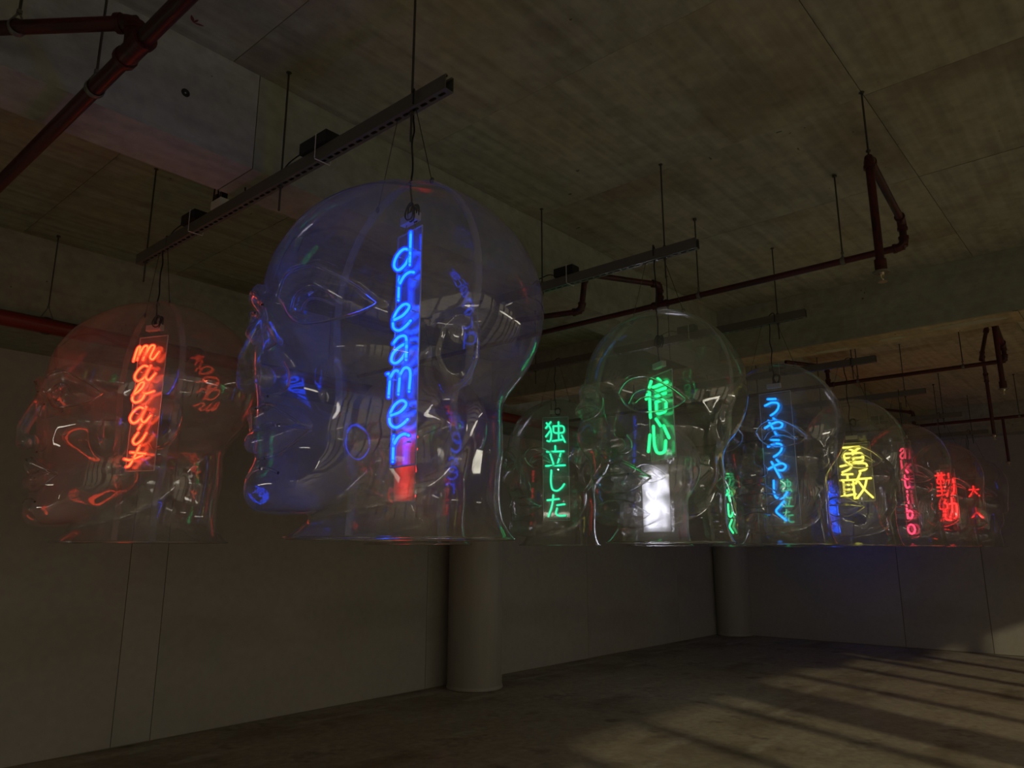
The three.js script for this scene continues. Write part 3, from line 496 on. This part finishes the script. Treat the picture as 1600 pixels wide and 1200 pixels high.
// ---------------------------------------------------------------- heads and signs in two rows
const SIGNS = [
  { row: 'R', i: 0, yaw: -96.8, top: 2.775, bottom: 1.886, w: 0.16, ink: 'blue', glyphs: ['d', 'r', 'e', 'a', 'm', 'e', 'r'], gw: 0.21, gx: 0, dx: 0.02, dz: 0.02, r: 0.0095, core: 1, fill: 1.12, power: 0.35, label: 'blue neon sign reading dreamer on a vertical clear strip', turn: -0.07, head: 'largest clear head, nearest the viewer, around the blue dreamer sign' },
  { row: 'L', i: 0, yaw: -67.4, top: 2.76, bottom: 2.01, w: 0.195, ink: 'red', glyphs: ['sm', 'sa', 'sb', 'sa', 'si', 'st'], gw: 0.185, gx: -0.01, r: 0.009, core: 1, fill: 1.0, power: 0.4, label: 'red neon script sign reading mabait at the far left', turn: 0.05, head: 'clear head at the far left around the red script sign' },
  { row: 'R', i: 1, yaw: -118.2, top: 2.58, bottom: 2.09, w: 0.255, ink: 'green', glyphs: ['shin', 'kokoro'], gw: 0.24, r: 0.0095, core: 1, fill: 0.98, power: 0.09, label: 'bright green neon sign of two large kanji seen edge-on', head: 'clear head turned three-quarter around the two green kanji' },
  { row: 'L', i: 1, yaw: 98, milky: 1, dx: -0.05, dz: -0.06, top: 2.5, bottom: 1.94, w: 0.2, ink: 'ruby', glyphs: ['kan', 'kokoro', 'ritsu'], gw: 0.13, r: 0.013, power: 0.06, label: 'red neon sign seen dimly through the largest head', head: 'clear head hidden behind the largest head, only its neck edge showing below' },
  { row: 'R', i: 2, yaw: -88.7, top: 2.74, bottom: 1.77, w: 0.235, ink: 'sky', glyphs: ['u', 'ya', 'u', 'ya', 'shi', 'ku'], gw: 0.15, gx: -0.015, r: 0.0095, core: 1, fill: 0.9, power: 0.06, label: 'sky-blue neon sign with a column of hiragana', head: 'clear head around the sky-blue hiragana sign' },
  { row: 'L', i: 2, yaw: -62.1, top: 2.79, bottom: 1.85, w: 0.24, ink: 'mint', glyphs: ['doku', 'ritsu', 'shi', 'ta'], gw: 0.195, r: 0.0095, core: 1, fill: 0.88, power: 0.06, label: 'mint green neon sign of four characters between two larger heads', head: 'clear head in the left row around the mint green four-character sign' },
  { row: 'R', i: 3, yaw: -78.5, top: 2.55, bottom: 2.02, w: 0.29, ink: 'yellow', glyphs: ['yu', 'kan'], gw: 0.255, r: 0.0105, core: 1, fill: 0.98, power: 0.05, label: 'yellow neon sign of two square kanji', head: 'clear head around the yellow kanji sign' },
  { row: 'L', i: 3, yaw: 105, milky: 1, top: 2.5, bottom: 1.78, w: 0.3, ink: 'white', glyphs: ['kokoro', 'shin'], gw: 0.26, r: 0.014, power: 0.12, label: 'white neon sign shining blurred through the chin of the green-signed head', head: 'clear head behind the green-signed head, lit by a white sign' },
  { row: 'R', i: 4, yaw: -126.6, top: 2.76, bottom: 1.73, w: 0.19, ink: 'pink', glyphs: ['a', 'k', 't', 'i', 'b', 'o'], gw: 0.15, r: 0.010, fill: 0.92, power: 0.05, label: 'pink-red neon sign of upright letters ending in tibo', head: 'clear head around the pink-red lettered sign' },
  { row: 'L', i: 4, yaw: -125.2, top: 2.6, bottom: 1.76, w: 0.22, ink: 'green', glyphs: ['u', 'ya', 'shi', 'ku'], gw: 0.17, r: 0.011, power: 0.05, label: 'narrow green neon sign in the gap behind the green-lit neck', head: 'clear head in the left row around the narrow edge-on green sign' },
  { row: 'R', i: 5, yaw: -110, top: 2.6, bottom: 1.92, w: 0.26, ink: 'ruby', glyphs: ['kin', 'ben'], gw: 0.235, r: 0.0105, fill: 1.0, power: 0.05, label: 'dense red neon sign of two kanji among the far heads', head: 'clear head around the dense red kanji sign, second from the far end' },
  { row: 'L', i: 5, yaw: -89.2, top: 2.65, bottom: 1.94, w: 0.22, ink: 'mint', glyphs: ['doku', 'ritsu', 'ta'], gw: 0.17, r: 0.011, power: 0.04, label: 'teal green neon sign glimpsed behind the lower sky-blue hiragana', head: 'clear head in the left row behind the sky-blue hiragana head' },
  { row: 'R', i: 6, yaw: -100, top: 2.62, bottom: 1.94, w: 0.24, ink: 'ruby', glyphs: ['dai', 'hito'], gw: 0.16, r: 0.010, fill: 0.5, power: 0.02, label: 'small faint red neon sign in the last head', head: 'last and smallest clear head by the far wall' },
  { row: 'L', i: 6, yaw: 68, milky: 1, top: 2.72, bottom: 1.8, w: 0.22, ink: 'blue', glyphs: ['yu', 'kan', 'kokoro'], gw: 0.17, r: 0.013, power: 0.06, label: 'deep blue neon sign at the far end of the left row', head: 'clear head at the far end of the left row around the deep blue sign' },
];
const proto = makeHead();
SIGNS.forEach((s, k) => {
  s.x = RX[s.i]; s.z = s.row === 'R' ? (k ? RZ : -2.03) : LZ;
  const h = k ? proto.clone() : proto; h.name = numbered('giant_head'); h.position.set(s.x, NECK, s.z); h.rotation.y = HEADTURN + (s.turn || 0);
  h.userData = { label: s.head, category: 'sculpture', group: 'transparent giant heads hung in two rows' }; scene.add(h);
  makeSign(s).userData.group = 'neon word signs inside the heads';
});

// ---------------------------------------------------------------- transformers on the rails
function driver(x, z, label, big) {
  const o = thing('neon_transformer', label, 'transformer', [x, RAILH + 0.063, z], 0, 'transformers strapped on the rails');
  part('case', box(0.075, 0.055, big ? 0.2 : 0.15, 0, 0.028, 0), M.black, o);
  part('cable_tie', merge([box(0.08, 0.002, 0.005, 0, 0.057, 0.03), box(0.002, 0.12, 0.005, 0.041, 0, 0.03), box(0.002, 0.12, 0.005, -0.041, 0, 0.03), box(0.08, 0.002, 0.005, 0, -0.064, 0.03)]), M.white, o);
  part('lead', wire([V(0, 0.03, -0.1), V(0.01, 0.05, -0.16), V(0, 0.03, -0.24), V(0, 0.0, -0.3)], 0.0035, 24), M.black, o);
}
driver(1.71, -2.62, 'black transformer box on the nearest rail beside the blue-signed head', true);
driver(1.71, -3.78, 'black transformer box near the left end of the nearest rail', false);
driver(3.68, -2.72, 'black transformer box on the rail of the green-signed head', false);
driver(5.38, -2.75, 'black transformer box on the rail of the sky-blue sign', false);
driver(7.15, -2.7, 'small black transformer box on the rail of the yellow sign', false);
driver(10.92, -2.8, 'tiny black transformer box on the rail of the dense red sign', false);
{
  const o = thing('plug_adapter', 'white socket block with two black plugs and looped leads on the nearest rail', 'socket', [1.71, RAILH + 0.063, -3.5]);
  part('socket_block', box(0.05, 0.045, 0.1, 0, 0.022, 0), M.white, o);
  for (const s of [-1, 1]) { const p = part('plug', box(0.03, 0.04, 0.03, 0, 0.065, s * 0.028), M.black, o); }
  for (const s of [-1, 1]) part('lead', wire(s < 0 ? [V(0, 0.085, -0.028), V(0, 0.15, -0.04), V(0, 0.15, -0.07), V(0, 0.06, -0.08), V(0, 0, -0.09)] : [V(0, 0.085, 0.028), V(0, 0.15, 0.05), V(0, 0.13, 0.11), V(0, 0.10, 0.15), V(0, 0.14, 0.2), V(0, 0.13, 0.24), V(0, 0.02, 0.25)], 0.0045, 40), M.black, o);
}

// ---------------------------------------------------------------- sprinkler pipes
function pipeRun(o, pts, r, mat = M.pipe) { // straight runs, swept elbows and collars
  for (let i = 0; i + 1 < pts.length; i++) part('pipe_run', rod(pts[i], pts[i + 1], r, 16), mat, o);
  for (let i = 1; i + 1 < pts.length; i++) {
    const a = pts[i - 1].clone().sub(pts[i]).normalize(), b = pts[i + 1].clone().sub(pts[i]).normalize(), q = r * 2.2, A = pts[i].clone().addScaledVector(a, q), B = pts[i].clone().addScaledVector(b, q);
    const c = new THREE.QuadraticBezierCurve3(A, pts[i], B);
    part('elbow', merge([new THREE.TubeGeometry(c, 10, r * 1.25, 14, false), rod(A, A.clone().addScaledVector(a, r * 0.8), r * 1.42, 16), rod(B, B.clone().addScaledVector(b, r * 0.8), r * 1.42, 16)]), M.pipe, o);
  }
}
function tee(o, p, along, up, r) { part('tee', merge([rod(p.clone().addScaledVector(along, -r * 2.6), p.clone().addScaledVector(along, r * 2.6), r * 1.25, 16), rod(p, p.clone().addScaledVector(up, r * 2.6), r * 1.25, 16), ...[-2.6, 2.6].map((k) => rod(p.clone().addScaledVector(along, r * (k - 0.4)), p.clone().addScaledVector(along, r * (k + 0.4)), r * 1.42, 16)), rod(p.clone().addScaledVector(up, r * 2.2), p.clone().addScaledVector(up, r * 3), r * 1.42, 16)]), M.pipe, o); }
function clevis(o, p, r) { // pear hanger on a rod from the slab
  const g = [rod(V(p.x, p.y + r * 2.4, p.z), V(p.x, SLAB - 0.01, p.z), 0.005, 8), new THREE.CylinderGeometry(0.014, 0.014, 0.012, 6).translate(p.x, SLAB - 0.02, p.z)];
  part('hanger_rod', merge(g), M.rodSteel, o);
  part('clevis_hanger', merge([new THREE.TorusGeometry(r * 1.12, 0.0035, 6, 24).scale(1, 1, 4).translate(p.x, p.y, p.z), rod(V(p.x - r * 0.8, p.y + r * 0.8, p.z), V(p.x, p.y + r * 2.5, p.z), 0.004, 6), rod(V(p.x + r * 0.8, p.y + r * 0.8, p.z), V(p.x, p.y + r * 2.5, p.z), 0.004, 6), new THREE.CylinderGeometry(0.01, 0.01, 0.014, 6).translate(p.x, p.y + r * 2.5, p.z)]), M.steel, o);
}
function sprinkler(o, p, k = 1) {
  const s = (g) => g.scale(k, k, k).translate(p.x, p.y, p.z);
  part('sprinkler_head', merge([s(new THREE.CylinderGeometry(0.016, 0.012, 0.02, 10).translate(0, -0.01, 0)), s(new THREE.TorusGeometry(0.02, 0.003, 6, 16, Math.PI).rotateZ(Math.PI).translate(0, -0.02, 0)), s(new THREE.CylinderGeometry(0.008, 0.004, 0.012, 8).translate(0, -0.045, 0)), s(new THREE.CylinderGeometry(0.022, 0.022, 0.002, 16).translate(0, -0.052, 0)), s(new THREE.CylinderGeometry(0.004, 0.004, 0.025, 6).translate(0, -0.032, 0))]), M.brass, o);
  part('escutcheon', s(new THREE.CylinderGeometry(0.042, 0.036, 0.006, 20).translate(0, -0.004, 0)), M.steel, o);
}

{
  const o = thing('sprinkler_pipe', 'dark red sprinkler pipe crossing the upper left corner with a bent branch', 'pipe', [0.855, 0, 0], 0, 'red sprinkler pipes'), r = 0.029, z0 = -2.48, y = 3.3;
  pipeRun(o, [V(0, y, 2.2), V(0, y, -5.95)], r);
  tee(o, V(0, y, z0), V(0, 0, 1), V(0, 1, 0), r);
  pipeRun(o, [V(0, y, z0), V(0, y + 0.105, z0), V(-0.62, y + 0.105, z0 - 0.8)], 0.025);
  clevis(o, V(0, y, -2.83), r); clevis(o, V(-0.27, y + 0.105, z0 - 0.348), 0.025);
}
function module(x, label, left) {
  const o = thing('sprinkler_pipe', label, 'pipe', [x, 0, 0], 0, 'red sprinkler pipes'), r = 0.02, y = 3.3;
  pipeRun(o, [V(0, y, -5.95), V(0, y, -0.91), V(0, 3.46, -0.91), V(-0.8, 3.5, -0.86), V(-0.8, 2.93, -0.86)], r);
  part('reducer', rod(V(-0.8, 2.96, -0.86), V(-0.8, 2.9, -0.86), 0.028, 16), M.pipe, o);
  sprinkler(o, V(-0.8, 2.9, -0.86));
  threadedRod(o, -0.79, -0.86, SLAB, 3.5, [3.54]);
  clevis(o, V(0, y, -1.25), r); clevis(o, V(0, y, -2.2), r);
  if (left) {
    tee(o, V(0, y, -2.5), V(0, 0, 1), V(0, 1, 0), r);
    pipeRun(o, [V(0, y, -2.5), V(0, 3.45, -2.5), V(-0.52, 3.45, -2.78), V(-0.52, 3.19, -2.82), V(-0.68, 3.18, -3.3)], r);
  } else { tee(o, V(0, y, -2.5), V(0, 0, 1), V(0, 1, 0), r); pipeRun(o, [V(0, y, -2.5), V(0, 3.5, -2.5), V(-0.5, 3.5, -2.75)], r); }
  return o;
}
module(4.5, 'dark red sprinkler pipe with a riser, sloping arm and drop beside the cross beam', true);
module(8.02, 'dark red sprinkler pipe in the bay behind the cross beam', false);
module(11.6, 'thin dark red sprinkler pipe near the far wall', false);
{
  const o = thing('sprinkler_drop', 'rust-red sprinkler branch bent down beside the upright arm near the far right', 'pipe', [8.02, 0, 0], 0, 'red sprinkler pipes');
  pipeRun(o, [V(0, 3.34, -1.1), V(0.25, 3.7, -1.05), V(1.0, 3.62, -1.22), V(1.28, 3.42, -1.25), V(1.28, 2.8, -1.25)], 0.018);
  sprinkler(o, V(1.28, 2.79, -1.25));
  const p = thing('sprinkler_drop', 'short sprinkler drop hanging lowest beside the far right wall', 'pipe', [11.6, 0, 0], 0, 'red sprinkler pipes');
  pipeRun(p, [V(0, 3.3, -1.44), V(0, 2.72, -1.44)], 0.017); sprinkler(p, V(0, 2.72, -1.44));
}
{
  const o = thing('water_main', 'thick bright red pipe along the left wall beam', 'pipe', [0, 0, 0]);
  pipeRun(o, [V(X0, 3.17, -5.9), V(13.7, 3.17, -5.9)], 0.057, M.mainPipe);
  for (const x of [1.68, 4.1, 7.6]) { clevis(o, V(x, 3.17, -5.9), 0.057); }
  part('coupling', rod(V(2.72, 3.17, -5.9), V(2.82, 3.17, -5.9), 0.07, 20), M.pipe, o);
}

renderer.render(scene, camera);
